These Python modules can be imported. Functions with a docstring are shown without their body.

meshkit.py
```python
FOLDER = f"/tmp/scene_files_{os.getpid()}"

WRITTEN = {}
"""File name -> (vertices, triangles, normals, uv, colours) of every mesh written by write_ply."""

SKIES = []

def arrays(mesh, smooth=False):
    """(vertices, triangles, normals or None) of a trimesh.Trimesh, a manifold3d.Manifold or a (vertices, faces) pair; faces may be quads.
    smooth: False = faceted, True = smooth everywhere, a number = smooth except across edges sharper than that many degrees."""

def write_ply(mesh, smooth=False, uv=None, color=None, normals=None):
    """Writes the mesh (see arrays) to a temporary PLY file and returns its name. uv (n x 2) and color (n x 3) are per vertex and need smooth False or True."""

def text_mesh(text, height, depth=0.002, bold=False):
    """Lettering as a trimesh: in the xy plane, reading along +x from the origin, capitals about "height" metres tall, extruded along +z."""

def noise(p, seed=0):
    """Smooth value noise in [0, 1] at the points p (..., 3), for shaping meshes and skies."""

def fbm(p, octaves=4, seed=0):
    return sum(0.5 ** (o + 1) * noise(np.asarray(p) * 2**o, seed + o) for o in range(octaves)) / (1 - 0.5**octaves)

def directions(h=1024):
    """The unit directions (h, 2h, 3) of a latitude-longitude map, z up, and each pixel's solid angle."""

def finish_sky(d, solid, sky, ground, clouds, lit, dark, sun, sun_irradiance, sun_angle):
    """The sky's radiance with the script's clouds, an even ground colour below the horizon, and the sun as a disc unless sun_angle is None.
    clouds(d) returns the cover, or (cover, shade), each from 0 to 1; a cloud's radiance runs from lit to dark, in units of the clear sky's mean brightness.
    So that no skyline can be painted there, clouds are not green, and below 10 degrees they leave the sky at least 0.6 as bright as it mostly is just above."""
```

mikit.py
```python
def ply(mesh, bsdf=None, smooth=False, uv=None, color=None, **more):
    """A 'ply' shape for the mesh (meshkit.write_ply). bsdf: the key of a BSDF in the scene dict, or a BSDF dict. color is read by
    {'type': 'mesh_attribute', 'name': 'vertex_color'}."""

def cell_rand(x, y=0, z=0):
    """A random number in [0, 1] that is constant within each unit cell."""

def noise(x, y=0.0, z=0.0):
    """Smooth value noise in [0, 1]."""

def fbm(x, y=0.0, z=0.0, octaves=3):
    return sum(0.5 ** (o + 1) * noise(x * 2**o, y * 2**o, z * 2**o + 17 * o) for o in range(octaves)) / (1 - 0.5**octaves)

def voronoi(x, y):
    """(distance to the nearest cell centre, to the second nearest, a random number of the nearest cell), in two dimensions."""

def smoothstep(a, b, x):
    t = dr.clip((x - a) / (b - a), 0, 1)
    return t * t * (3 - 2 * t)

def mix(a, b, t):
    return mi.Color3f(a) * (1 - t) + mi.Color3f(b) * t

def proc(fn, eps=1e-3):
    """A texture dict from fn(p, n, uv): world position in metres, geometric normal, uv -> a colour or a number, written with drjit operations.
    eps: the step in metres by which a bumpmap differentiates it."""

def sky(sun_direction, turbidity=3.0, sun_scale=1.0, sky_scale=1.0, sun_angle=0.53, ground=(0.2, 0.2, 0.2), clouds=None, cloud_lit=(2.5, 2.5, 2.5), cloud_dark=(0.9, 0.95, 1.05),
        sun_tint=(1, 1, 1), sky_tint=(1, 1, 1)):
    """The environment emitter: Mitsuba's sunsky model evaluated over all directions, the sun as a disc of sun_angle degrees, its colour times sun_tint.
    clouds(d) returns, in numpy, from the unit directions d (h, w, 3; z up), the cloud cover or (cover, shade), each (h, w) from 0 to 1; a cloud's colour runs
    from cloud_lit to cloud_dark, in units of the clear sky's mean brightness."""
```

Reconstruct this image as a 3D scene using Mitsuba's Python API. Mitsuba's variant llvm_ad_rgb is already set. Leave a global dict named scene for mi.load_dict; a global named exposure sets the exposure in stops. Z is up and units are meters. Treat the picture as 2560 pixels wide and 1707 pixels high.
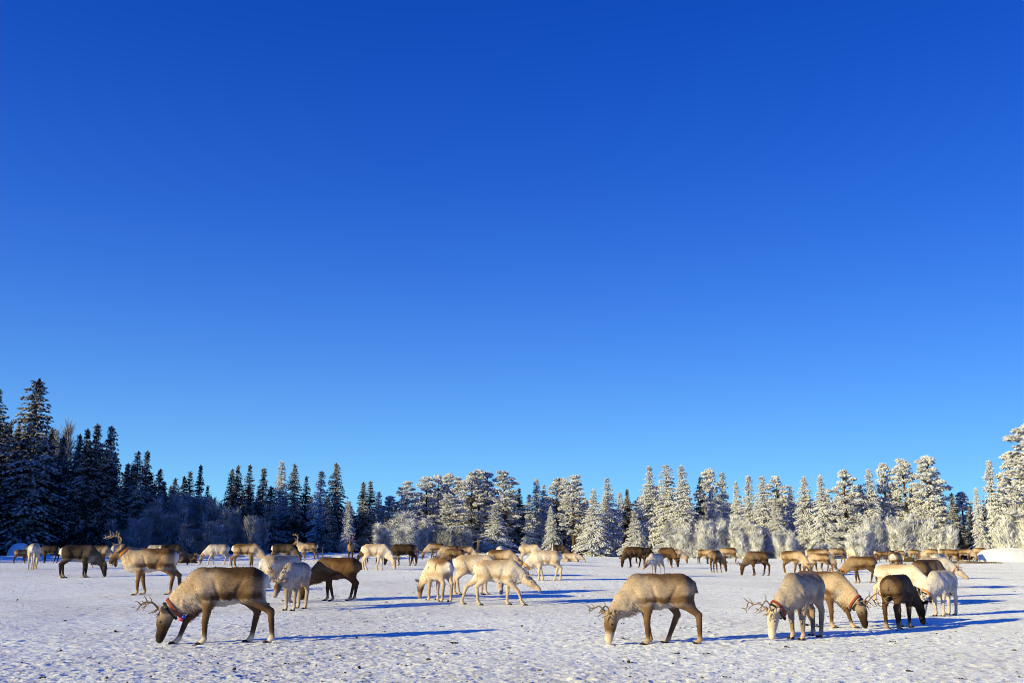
import math, numpy as np, trimesh, mitsuba as mi, drjit as dr, mikit, meshkit
T = mi.ScalarTransform4f
scene, labels = {}, {}

# ------------------------------------------------------------------ camera, light, exposure
F, U0, V0, HORIZON, CAM_H = 2400.0, 1280.0, 853.5, 1361.0, 1.3       # the photo's pixels; lens about 34 mm
PITCH = math.atan((HORIZON - V0) / F)
scene['camera'] = {'type': 'perspective', 'fov': math.degrees(2 * math.atan(1280 / F)), 'fov_axis': 'x', 'near_clip': 0.5, 'far_clip': 3000.0,
    'to_world': T().look_at(origin=[0, 0, CAM_H], target=[0, math.cos(PITCH) * 10, CAM_H + math.sin(PITCH) * 10], up=[0, 0, 1])}
SUN_AZ, SUN_EL = math.radians(58), math.radians(14.2)                  # shadows run right and away
SHADOW = np.array([math.sin(SUN_AZ), math.cos(SUN_AZ)])
SUN = [-SHADOW[0] * math.cos(SUN_EL), -SHADOW[1] * math.cos(SUN_EL), math.sin(SUN_EL)]
def horizon_haze(d):                                                 # a thin pale veil all round the horizon
    e = np.degrees(np.arcsin(np.clip(d[..., 2], 0, 1))); return 0.74 * np.exp(-e / 7.2)
scene['sky_light'] = mikit.sky(SUN, turbidity=2.2, sun_scale=1.0, sky_scale=1.0, sun_tint=(0.82, 1.035, 0.98), sky_tint=(0.006, 0.194, 0.97), ground=(0.6, 0.6, 0.62), clouds=horizon_haze, cloud_lit=(2.4, 5.6, 6.3))
exposure = 2.70

# ------------------------------------------------------------------ helpers
def numbered(name):
    key, k = name, 0
    while key in scene or key in labels or any_child(key):
        k += 1; key = f'{name}_{k:03d}'
    USED.add(key); return key
USED = set()
def any_child(key): return key in USED
def obj(name, shape, parent=None):
    key = numbered((parent + '__' if parent else '') + name)
    scene[key] = shape; return key
def thing(name, label, cat, group=None):
    key = numbered(name); labels[key] = {'label': label, 'category': cat}
    if group: labels[key]['group'] = group
    return key
def kind(key, k, label=None, cat=None):
    labels[key] = {'kind': k}
    if label: labels[key]['label'] = label
    if cat: labels[key]['category'] = cat

def sstep(a, b, x):
    t = np.clip((np.asarray(x, float) - a) / (b - a), 0, 1); return t * t * (3 - 2 * t)
def ground(x, y):
    """Height of the snow field: a gentle rise towards the left and the back."""
    x, y = np.asarray(x, float), np.asarray(y, float)
    z = 0.34 * sstep(19, 40, y) * (1 - sstep(-1, 14, x))
    p = np.stack([x * 0.9, y * 0.55, 0 * x], -1)
    berm = sstep(60, 72, y) * (1 - sstep(112, 122, y)) * sstep(-46, -36, x) * (1 - sstep(-2, 8, x))
    z = z + berm * 0.22 * np.maximum(meshkit.fbm(p, 3, 5) - 0.42, 0) * 2
    return z
def at(u, v):
    """The point of the ground seen at the photo's pixel (u, v)."""
    cx, cz = (u - U0) / F, (V0 - v) / F
    d = np.array([cx, math.cos(PITCH) - cz * math.sin(PITCH), math.sin(PITCH) + cz * math.cos(PITCH)])
    zz = 0.0
    for _ in range(12):
        t = (zz - CAM_H) / d[2]; p = d * t; zz = float(ground(p[0], p[1]))
    return float(p[0]), float(p[1]), zz
def col_x(u, y): return (u - U0) / F * y / math.cos(PITCH) * 1.0      # sideways place of a column at depth y, near the horizon
def top_z(v, y): return CAM_H + y * math.tan(PITCH + math.atan((V0 - v) / F))

def tube(pts, rad, sides=6, smooth=2):
    pts, rad = np.asarray(pts, float), np.asarray(rad, float)
    if smooth and len(pts) > 2:
        n = len(pts); tt = np.linspace(0, n - 1, (n - 1) * smooth + 1); i = np.clip(tt.astype(int), 0, n - 2); f = (tt - i)[:, None]
        P = np.vstack([2 * pts[0] - pts[1], pts, 2 * pts[-1] - pts[-2]])
        a, b, c, d = P[i], P[i + 1], P[i + 2], P[i + 3]
        rad = rad[i] * (1 - f[:, 0]) + rad[i + 1] * f[:, 0]
        pts = 0.5 * (2 * b + (c - a) * f + (2 * a - 5 * b + 4 * c - d) * f**2 + (3 * b - a - 3 * c + d) * f**3)
    tan = np.gradient(pts, axis=0); tan /= np.linalg.norm(tan, axis=1, keepdims=True) + 1e-12
    ref = np.array([0.31, 0.52, 0.79]); e1 = np.cross(tan, ref); e1 /= np.linalg.norm(e1, axis=1, keepdims=True) + 1e-12
    e2 = np.cross(tan, e1)
    a = np.arange(sides) / sides * 2 * np.pi
    ring = e1[:, None] * np.cos(a)[None, :, None] + e2[:, None] * np.sin(a)[None, :, None]
    v = (pts[:, None] + ring * rad[:, None, None]).reshape(-1, 3)
    m, f = len(pts), []
    for r in range(m - 1):
        for k in range(sides):
            k2 = (k + 1) % sides; a0, a1, b0, b1 = r * sides + k, r * sides + k2, (r + 1) * sides + k, (r + 1) * sides + k2
            f += [[a0, a1, b1], [a0, b1, b0]]
    v = np.vstack([v, pts[:1], pts[-1:]]); c0, c1 = len(v) - 2, len(v) - 1
    for k in range(sides):
        k2 = (k + 1) % sides; f += [[c0, k2, k], [c1, (m - 1) * sides + k, (m - 1) * sides + k2]]
    return v, np.array(f)
def join(parts):
    vs, fs, o = [], [], 0
    for v, f in parts:
        f = np.asarray(f); f = np.vstack([f[:, [0, 1, 2]], f[:, [0, 2, 3]]]) if f.shape[1] == 4 else f
        vs.append(v); fs.append(f + o); o += len(v)
    return np.vstack(vs), np.vstack(fs)

# ------------------------------------------------------------------ materials
def rough(col, r=0.85, **k): return {'type': 'twosided', 'b': {'type': 'principled', 'base_color': col, 'roughness': r, 'specular': 0.25, **k}}
def rgb(*c): return {'type': 'rgb', 'value': list(c)}
def snow_fn(p, n, uv):
    x, y, z = p.x, p.y, p.z
    big = mikit.fbm(x * 0.35, y * 0.35, 3.0, 3)
    c = mikit.mix((0.79, 0.82, 0.81), (0.70, 0.712, 0.70), mikit.smoothstep(0.35, 0.75, big))
    dirt = mikit.fbm(x * 9, y * 9, 8.0, 3)
    patch = mikit.noise(x * 0.8, y * 0.8, 5.0)
    m = mikit.smoothstep(0.60, 0.78, dirt + 0.22 * (patch - 0.5))
    c = c * (1 - 0.38 * m) + mi.Color3f(0.30, 0.25, 0.20) * (0.38 * m)
    g = mikit.noise(x * 38, y * 38, 1.0) * 0.6 + mikit.noise(x * 14, y * 14, 4.0) * 0.4
    return c * (0.78 + 0.40 * g)
def snow_h(p, n, uv): return mikit.fbm(p.x * 24, p.y * 24, 2.0, 3) * 0.015
scene['snow_bsdf'] = {'type': 'bumpmap', 'b': {'type': 'principled', 'base_color': mikit.proc(snow_fn), 'roughness': 0.7, 'specular': 0.3}, 't': mikit.proc(snow_h, eps=0.008), 'scale': 1.0}
scene['bank_bsdf'] = rough(rgb(0.80, 0.81, 0.84), 0.7)
scene['fur_bsdf'] = rough({'type': 'mesh_attribute', 'name': 'vertex_color'}, 0.9, sheen=0.3)
scene['antler_bsdf'] = rough(rgb(0.20, 0.12, 0.07), 0.6)
scene['antler_pale_bsdf'] = rough(rgb(0.30, 0.21, 0.13), 0.6)
scene['orange_bsdf'] = rough(rgb(0.66, 0.22, 0.025), 0.6)
scene['red_bsdf'] = rough(rgb(0.24, 0.05, 0.028), 0.6)
scene['black_bsdf'] = rough(rgb(0.012, 0.011, 0.011), 0.45)
scene['hoof_bsdf'] = rough(rgb(0.035, 0.028, 0.022), 0.5)
scene['blue_bsdf'] = rough(rgb(0.02, 0.08, 0.55), 0.4)
scene['pink_bsdf'] = rough(rgb(0.70, 0.08, 0.16), 0.4)
scene['dung_bsdf'] = rough(rgb(0.045, 0.034, 0.025), 0.8)
def hay_fn(p, n, uv):
    a = mikit.noise(p.x * 2.2, p.y * 2.2, p.z * 4); return mikit.mix((0.20, 0.15, 0.08), (0.09, 0.065, 0.035), a)
scene['hay_bsdf'] = rough(mikit.proc(hay_fn), 0.9)
def bark_fn(p, n, uv):
    a = mikit.fbm(p.x * 5, p.y * 5, p.z * 1.5, 3); return mikit.mix((0.13, 0.085, 0.055), (0.04, 0.03, 0.022), a)
scene['bark_bsdf'] = rough(mikit.proc(bark_fn), 0.9)
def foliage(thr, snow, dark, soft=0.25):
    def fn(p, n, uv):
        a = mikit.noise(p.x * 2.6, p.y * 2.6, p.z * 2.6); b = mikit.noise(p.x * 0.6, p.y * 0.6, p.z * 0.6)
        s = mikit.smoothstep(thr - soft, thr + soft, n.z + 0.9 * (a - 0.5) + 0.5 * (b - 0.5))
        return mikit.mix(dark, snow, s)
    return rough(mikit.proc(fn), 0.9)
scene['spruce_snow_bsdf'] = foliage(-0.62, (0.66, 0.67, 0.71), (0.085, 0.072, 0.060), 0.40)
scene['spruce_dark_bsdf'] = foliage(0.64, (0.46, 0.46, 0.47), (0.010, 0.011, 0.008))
scene['pine_rime_bsdf'] = foliage(-0.74, (0.65, 0.66, 0.695), (0.11, 0.094, 0.078), 0.40)
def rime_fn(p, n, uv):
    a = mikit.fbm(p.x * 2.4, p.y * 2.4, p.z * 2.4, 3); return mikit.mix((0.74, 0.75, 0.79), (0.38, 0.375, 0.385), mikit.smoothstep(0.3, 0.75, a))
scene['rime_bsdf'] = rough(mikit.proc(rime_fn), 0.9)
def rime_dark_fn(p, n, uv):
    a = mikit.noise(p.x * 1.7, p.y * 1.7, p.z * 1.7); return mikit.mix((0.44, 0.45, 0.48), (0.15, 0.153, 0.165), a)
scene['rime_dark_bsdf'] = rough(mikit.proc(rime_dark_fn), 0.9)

# ------------------------------------------------------------------ the setting: one snow sheet to the horizon
def steps(a, b, d0, grow):
    out = [a]
    while out[-1] < b: out.append(out[-1] + d0); d0 *= grow
    return np.array(out)
def snow_field():
    ys = np.concatenate([-steps(0, 200, 1.0, 1.25)[::-1][:-1] , steps(0, 7.5, 0.4, 1.0)[:-1], steps(7.6, 14, 0.030, 1.0)[:-1], steps(14.02, 45, 0.042, 1.012)[:-1], steps(45.2, 130, 0.32, 1.006)[:-1], steps(131, 1500, 1.2, 1.12)])
    half = np.concatenate([steps(0, 8, 0.034, 1.0)[:-1], steps(8.01, 60, 0.040, 1.015)[:-1], steps(60.5, 1500, 0.9, 1.15)])
    xs = np.concatenate([-half[::-1][:-1], half])
    X, Y = np.meshgrid(xs, ys)
    Z = ground(X, Y)
    P = np.stack([X, Y, 0 * X], -1)
    fade = 1 - sstep(22, 60, np.hypot(X, Y)); near = (1 - sstep(12, 24, np.hypot(X, Y)))
    Z = Z + 0.03 * (meshkit.fbm(P * 0.45, 3, 1) - 0.5) * sstep(0, 8, Y)
    Z = Z + fade * 0.006 * (meshkit.fbm(P * [2.6, 2.6, 1], 3, 2) - 0.5) * 2
    pits = meshkit.noise(P * [8, 9, 1], 4)
    Z = Z + fade * (0.006 * (pits - 0.5) * 2 - 0.012 * np.maximum(pits - 0.70, 0) / 0.30)
    Z = Z + near * 0.008 * (meshkit.noise(P * [15, 18, 1], 9) - 0.5) * 2
    r = np.random.default_rng(77)                                    # hoof prints of the herd
    for k in range(800):
        fy = 8.5 * (26 / 8.5) ** r.random(); fx = r.uniform(-.56, .56) * fy; j, i = np.searchsorted(ys, [fy - .2, fy + .2]); a, b = np.searchsorted(xs, [fx - .2, fx + .2])
        g = ((X[j:i, a:b] - fx) / .070) ** 2 + ((Y[j:i, a:b] - fy) / .060) ** 2
        Z[j:i, a:b] += r.uniform(.5, 1) * (-.020 * np.exp(-g) + .010 * np.exp(-(np.sqrt(g) - 1.5) ** 2 * 3))
    n, m = X.shape
    i = (np.arange(n - 1)[:, None] * m + np.arange(m - 1)).ravel()
    f = np.stack([i, i + 1, i + m + 1, i + m], 1)
    return np.stack([X, Y, Z], -1).reshape(-1, 3), f
kind(obj('snow_field', mikit.ply(snow_field(), 'snow_bsdf', smooth=True)), 'structure', 'trampled snow field with scattered dirt')

# ------------------------------------------------------------------ trees
OCT_F = np.array([[0, 2, 4], [2, 1, 4], [1, 3, 4], [3, 0, 4], [2, 0, 5], [1, 2, 5], [3, 1, 5], [0, 3, 5]])[:, ::-1]
def clumps(c, d, L, W, H):
    """Snow-laden sprays: one small stretched octahedron each, at c along d."""
    c, d = np.asarray(c, float), np.asarray(d, float)
    d = d / (np.linalg.norm(d, axis=1, keepdims=True) + 1e-9)
    s = np.cross(d, [0, 0, 1.0]); s /= np.linalg.norm(s, axis=1, keepdims=True) + 1e-6
    u = np.cross(s, d)
    L, W, H = (np.broadcast_to(q, len(c))[:, None] for q in (L, W, H))
    v = np.stack([c - d * L * 0.5, c + d * L * 0.5, c - s * W * 0.5 - d * L * 0.05, c + s * W * 0.5 - d * L * 0.05, c + u * H * 0.65 - d * L * 0.08, c - u * H * 0.45 + d * L * 0.05], 1).reshape(-1, 3)
    f = (OCT_F[None] + (np.arange(len(c)) * 6)[:, None, None]).reshape(-1, 3)
    return v, f
def spruce(seed, H=11.0, R=1.9, dens=1.0, clump=1.0, slim=0.8, ragged=0.40):
    r = np.random.default_rng(seed); C, D, LL, WW, HH = [], [], [], [], []
    z, ph = 0.35, r.random() * 6
    while z < H * 0.985:
        t = z / H
        Lw = (R * (1 - t) ** slim + 0.10) * (1 if r.random() > .10 else .6)
        nb = max(3, int(round((4.5 + 4.5 * (1 - t)) * dens)))
        for k in range(nb):
            az = ph + k * 2 * np.pi / nb + r.normal(0, 0.25)
            lob = 1 + ragged * (2 * meshkit.noise(np.array([math.cos(az) * 1.3 + seed, math.sin(az) * 1.3, z * 0.8])) - 1)
            L = Lw * lob * r.uniform(0.75, 1.12)
            e0 = np.interp(t, [0, 0.5, 0.85, 1], [-0.15, -0.05, 0.35, 0.9]); e1 = np.interp(t, [0, 0.5, 0.85, 1], [-0.75, -0.6, -0.15, 0.6])
            n = max(2, int(math.ceil(L / (0.24 * clump))))
            s = (np.arange(n) + r.uniform(0.2, 0.8)) / n
            zj = z + r.uniform(-.5, .5) * (0.20 + 0.22 * (1 - t)) * clump
            rad = s * L; drop = L * (e0 * s + (e1 - e0) * s * s * 0.6)
            o = np.array([math.cos(az), math.sin(az), 0]); q = np.array([-o[1], o[0], 0])
            base = o * rad[:, None] + [0, 0, 1.0] * (zj + drop)[:, None]
            dirs = o + np.outer(e0 + (e1 - e0) * s * 1.2, [0, 0, 1])
            sz = clump * (0.55 + 0.45 * (1 - t)) * r.uniform(0.8, 1.25, n)
            C.append(base); D.append(dirs); LL.append(0.40 * sz); WW.append(0.20 * sz); HH.append(0.17 * sz)
            for sg in (-1, 1):
                off = sg * (0.10 + 0.30 * L * s * (1 - s * 0.8)) * r.uniform(0.6, 1.2, n)
                C.append(base + q * off[:, None] - [0, 0, 1.0] * (np.abs(off) * 0.45)[:, None] + r.normal(0, 0.03, (n, 3)))
                D.append(dirs + q * sg * 0.8 - np.array([0, 0, 0.35])); LL.append(0.36 * sz); WW.append(0.18 * sz); HH.append(0.16 * sz)
        z += (0.20 + 0.22 * (1 - t)) * clump * r.uniform(0.8, 1.2); ph += 2.4
    n = 14
    zz = np.linspace(H * 0.94, H, n); C.append(np.stack([r.normal(0, 0.03, n), r.normal(0, 0.03, n), zz], 1)); D.append(r.normal(0, 0.4, (n, 3)) + [0, 0, 1.2])
    LL.append(np.full(n, 0.24)); WW.append(np.full(n, 0.11)); HH.append(np.full(n, 0.11))
    crown = clumps(np.vstack(C), np.vstack(D), np.concatenate(LL), np.concatenate(WW), np.concatenate(HH))
    trunk = tube([[0, 0, -0.4], [0.03, 0, H * 0.4], [0, 0, H * 0.97]], [0.17, 0.12, 0.02], 7, 3)
    return trunk, crown, H
def pine(seed, H=10.5, R=1.7, bare=0.28, nclus=38, per=80):
    r = np.random.default_rng(seed); C, D, S, limbs = [], [], [], []
    for k in range(nclus):
        t = bare + (1 - bare) * (k + r.uniform(0, 1)) / nclus
        prof = np.interp(t, [bare, 0.45, 0.7, 0.9, 1.0], [0.75, 1.0, 0.85, 0.5, 0.12])
        az = k * 2.4 + r.normal(0, 0.4); rad = R * prof * r.uniform(0.25, 1.0)
        c = np.array([math.cos(az) * rad, math.sin(az) * rad, t * H - 0.1])
        cr = r.uniform(0.45, 0.80) * (0.55 + 0.5 * prof)
        d = r.normal(0, 1, (per, 3)); d /= np.linalg.norm(d, axis=1, keepdims=True); d[:, 2] = d[:, 2] * 0.8 + 0.15
        pos = c + d * [cr, cr, cr * 0.62] * r.uniform(0.45, 1.0, (per, 1))
        C.append(pos); D.append(d * [1, 1, 0.5] + 0.5 * np.array([math.cos(az), math.sin(az), 0.15]) + r.normal(0, 0.3, (per, 3))); S.append(r.uniform(0.8, 1.25, per))
        limbs.append(tube([[0, 0, t * H - 0.5], c * [0.6, 0.6, 1] - [0, 0, 0.2], c], [0.06, 0.04, 0.02], 4, 1))
    n = 30; C.append(np.stack([r.normal(0, 0.13, n), r.normal(0, 0.13, n), H * r.uniform(0.93, 1.0, n)], 1)); D.append(r.normal(0, 0.4, (n, 3)) + [0, 0, 1]); S.append(np.full(n, 0.9))
    s = np.concatenate(S)
    crown = clumps(np.vstack(C), np.vstack(D), 0.28 * s, 0.14 * s, 0.13 * s)
    bend = r.normal(0, 0.12, 2)
    trunk = join([tube([[0, 0, -0.4], [bend[0], bend[1], H * 0.45], [0, 0, H * 0.96]], [0.19, 0.14, 0.03], 7, 3)] + limbs)
    return trunk, crown, H
def spikes(p, d, L, r0):
    d = d / (np.linalg.norm(d, axis=1, keepdims=True) + 1e-9)
    s = np.cross(d, [0.37, 0.21, 0.9]); s /= np.linalg.norm(s, axis=1, keepdims=True) + 1e-6; u = np.cross(s, d)
    L, r0 = (np.broadcast_to(q, len(p))[:, None] for q in (L, r0))
    v = np.stack([p + s * r0, p - s * r0 * 0.5 + u * r0 * 0.87, p - s * r0 * 0.5 - u * r0 * 0.87, p + d * L], 1).reshape(-1, 3)
    f = (np.array([[0, 1, 3], [1, 2, 3], [2, 0, 3], [2, 1, 0]])[None] + (np.arange(len(p)) * 4)[:, None, None]).reshape(-1, 3)
    return v, f
def twiggy(seed, H=4.5, W=2.2, n=3600, stems=9, weep=0.0, thick=0.030, low=0.03, spread=0.20):
    """A leafless frosted birch or bush: stems, then rime-covered twigs through the crown."""
    r = np.random.default_rng(seed); st, tips = [], []
    for k in range(stems):
        az, lean = r.uniform(0, 6.28), r.uniform(0.05, 1) * W * 0.46
        o = np.array([math.cos(az), math.sin(az), 0]); h = H * (1 - 0.35 * (lean / W)) * (r.uniform(0.55, 1.0) if k else 1.0)
        b0 = o * lean * 0.5
        q = b0 + o * lean * 0.5 + [r.normal(0, .12), r.normal(0, .12), h]
        pts = np.array([b0 - [0, 0, 0.3], b0 + o * lean * 0.35 + [0, 0, h * 0.5], q])
        st.append(tube(pts, [0.05, 0.032, 0.010], 5, 3)); tips.append((pts, h))
    P, D = [], []
    for k in range(n):
        pts, h = tips[r.integers(len(tips))]
        t = r.uniform(low, 1.0); c = pts[0] * (1 - t) ** 2 + 2 * pts[1] * t * (1 - t) + pts[2] * t * t
        az = r.uniform(0, 6.28); o = np.array([math.cos(az), math.sin(az), 0]); ext = W * spread * r.random() ** 0.8 * (1 - 0.85 * t) * h / H
        P.append(c + o * ext + [0, 0, ext * (0.5 - 0.9 * weep)]); D.append(o * 0.6 + [0, 0, 1.3 - 2.9 * weep * r.random()] + r.normal(0, 0.35, 3))
    return join(st), spikes(np.array(P), np.array(D), r.uniform(0.25, 0.6, n) * H / 4.5, r.uniform(0.6, 1.2, n) * thick), H

PROTO = {}
def add_proto(name, geo, mat, stem='bark_bsdf'):
    trunk, crown, H = geo
    w = np.percentile(np.hypot(crown[0][:, 0], crown[0][:, 1]), 99)
    PROTO[name] = (mikit.ply(trunk, stem, smooth=40), mikit.ply(crown, mat), H, w)
for k in range(5): add_proto(f's{k}', spruce(10 + k, R=(1.9, 1.6, 2.1, 1.5, 1.8)[k], slim=(0.8, 0.7, 0.85, 0.75, 0.65)[k], clump=0.95), 'spruce_snow_bsdf')
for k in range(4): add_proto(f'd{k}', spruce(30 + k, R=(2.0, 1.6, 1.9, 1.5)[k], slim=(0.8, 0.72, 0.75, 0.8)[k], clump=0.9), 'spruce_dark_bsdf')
for k in range(4): add_proto(f'p{k}', pine(50 + k, R=(1.7, 1.9, 1.5, 1.7)[k], bare=(0.25, 0.2, 0.3, 0.22)[k]), 'pine_rime_bsdf')
for k in range(2): add_proto(f'b{k}', twiggy(70 + k, H=5.5, W=2.4, n=4600, stems=7, weep=0.75, spread=.2), 'rime_bsdf', 'rime_bsdf')
for k in range(3): add_proto(f'u{k}', twiggy(80 + k, H=4.5, W=3.2, n=3300, thick=.034, stems=(22, 15, 18)[k], spread=(.20, .24, .17)[k]), 'rime_bsdf', 'rime_bsdf')
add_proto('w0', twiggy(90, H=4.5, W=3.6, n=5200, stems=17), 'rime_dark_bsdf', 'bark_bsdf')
add_proto('w1', twiggy(91, H=9.0, W=4.2, n=5200, stems=13, thick=0.026, low=0.1, spread=.20), 'rime_dark_bsdf', 'bark_bsdf')

for nm in PROTO: scene[f'grove_{nm}'] = {'type': 'shapegroup', 'trunk': PROTO[nm][0], 'crown': PROTO[nm][1]}
def place_tree(key, proto, x, y, ztop, width, seed):
    _, _, H, w = PROTO[proto]
    z0 = float(ground(x, y)); sz = (ztop - z0) / H; sx = (width / 2 / w) if width else sz
    scene[key] = {'type': 'instance', 'group': {'type': 'ref', 'id': f'grove_{proto}'}, 'to_world': T().translate([x, y, z0]).rotate([0, 0, 1], (seed * 137.5) % 360).scale([sx, sx, sz])}

# (column, top row, prototype, depth in m, crown width in photo pixels)
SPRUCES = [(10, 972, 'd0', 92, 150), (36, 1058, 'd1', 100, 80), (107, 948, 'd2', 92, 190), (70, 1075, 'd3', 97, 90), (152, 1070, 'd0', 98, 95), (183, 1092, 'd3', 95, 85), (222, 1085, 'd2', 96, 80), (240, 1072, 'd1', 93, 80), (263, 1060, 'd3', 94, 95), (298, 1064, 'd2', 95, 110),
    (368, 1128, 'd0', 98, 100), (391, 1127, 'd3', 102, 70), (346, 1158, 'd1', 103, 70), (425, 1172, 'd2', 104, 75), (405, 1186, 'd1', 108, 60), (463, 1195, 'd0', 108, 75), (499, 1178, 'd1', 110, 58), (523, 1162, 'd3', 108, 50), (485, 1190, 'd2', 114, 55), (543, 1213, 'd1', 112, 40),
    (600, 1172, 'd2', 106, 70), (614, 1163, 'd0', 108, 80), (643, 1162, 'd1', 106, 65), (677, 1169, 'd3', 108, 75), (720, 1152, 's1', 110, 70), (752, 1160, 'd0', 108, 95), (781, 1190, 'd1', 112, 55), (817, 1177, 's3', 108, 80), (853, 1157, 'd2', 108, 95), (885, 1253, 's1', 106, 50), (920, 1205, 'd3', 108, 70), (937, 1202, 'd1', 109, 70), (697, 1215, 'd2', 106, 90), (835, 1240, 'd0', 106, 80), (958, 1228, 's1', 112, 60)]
SNOWY = [(1297, 1220, 'd1', 112, 60), (1322, 1235, 's3', 110, 60), (1339, 1195, 's1', 112, 70), (1357, 1212, 's0', 118, 70), (1373, 1265, 's2', 108, 60), (1477, 1222, 's2', 104, 100), (1511, 1195, 's0', 106, 100), (1540, 1230, 's3', 115, 60), (1558, 1222, 'd3', 110, 55),
    (1613, 1165, 's0', 108, 110), (1655, 1163, 's4', 106, 110), (1692, 1162, 's2', 104, 110), (1575, 1275, 's2', 102, 85), (1655, 1300, 's0', 100, 85), (1736, 1192, 'd0', 112, 80), (1790, 1180, 's3', 112, 72), (1765, 1215, 's1', 106, 70), (1822, 1203, 's1', 106, 60), (1853, 1188, 's3', 103, 80), (1886, 1190, 's0', 100, 110), (1955, 1213, 's1', 102, 60), (1988, 1192, 's4', 98, 85), (2028, 1186, 's2', 96, 95),
    (2147, 1172, 's1', 94, 90), (2123, 1212, 's4', 96, 80), (2343, 1232, 'd2', 88, 75), (2385, 1262, 'd3', 90, 60), (2402, 1218, 's1', 86, 50), (2441, 1150, 's3', 86, 90), (2465, 1180, 's1', 90, 60), (1915, 1240, 's2', 98, 80)]
PINES = [(984, 1240, 'p2', 112, 80), (1025, 1203, 'p0', 112, 85), (1072, 1190, 'p1', 114, 90), (1100, 1188, 'p3', 116, 80), (1127, 1183, 'p2', 118, 75), (1150, 1193, 'p0', 112, 95), (1184, 1180, 'p3', 110, 95), (1200, 1174, 'p2', 113, 85), (1220, 1178, 'p1', 114, 95), (1260, 1177, 'p0', 110, 105), (1130, 1240, 'p1', 106, 110), (1240, 1260, 's2', 106, 110), (1285, 1235, 'p3', 112, 70), (1390, 1195, 'p3', 112, 80), (1405, 1195, 'p2', 116, 70), (1430, 1188, 'p0', 108, 105), (1443, 1240, 'p1', 112, 80),
    (1758, 1172, 'p2', 112, 80), (1920, 1190, 'p3', 108, 80), (2085, 1175, 'p0', 94, 100), (2183, 1157, 'p1', 96, 85), (2229, 1148, 'p3', 95, 105), (2290, 1140, 'p2', 92, 105), (2310, 1200, 'p0', 94, 60), (2366, 1230, 'p2', 94, 70), (2490, 1133, 'p1', 88, 95), (2522, 1150, 'p3', 86, 95), (2556, 1042, 'p0', 78, 190), (2535, 1200, 'p2', 84, 80)]
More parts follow.
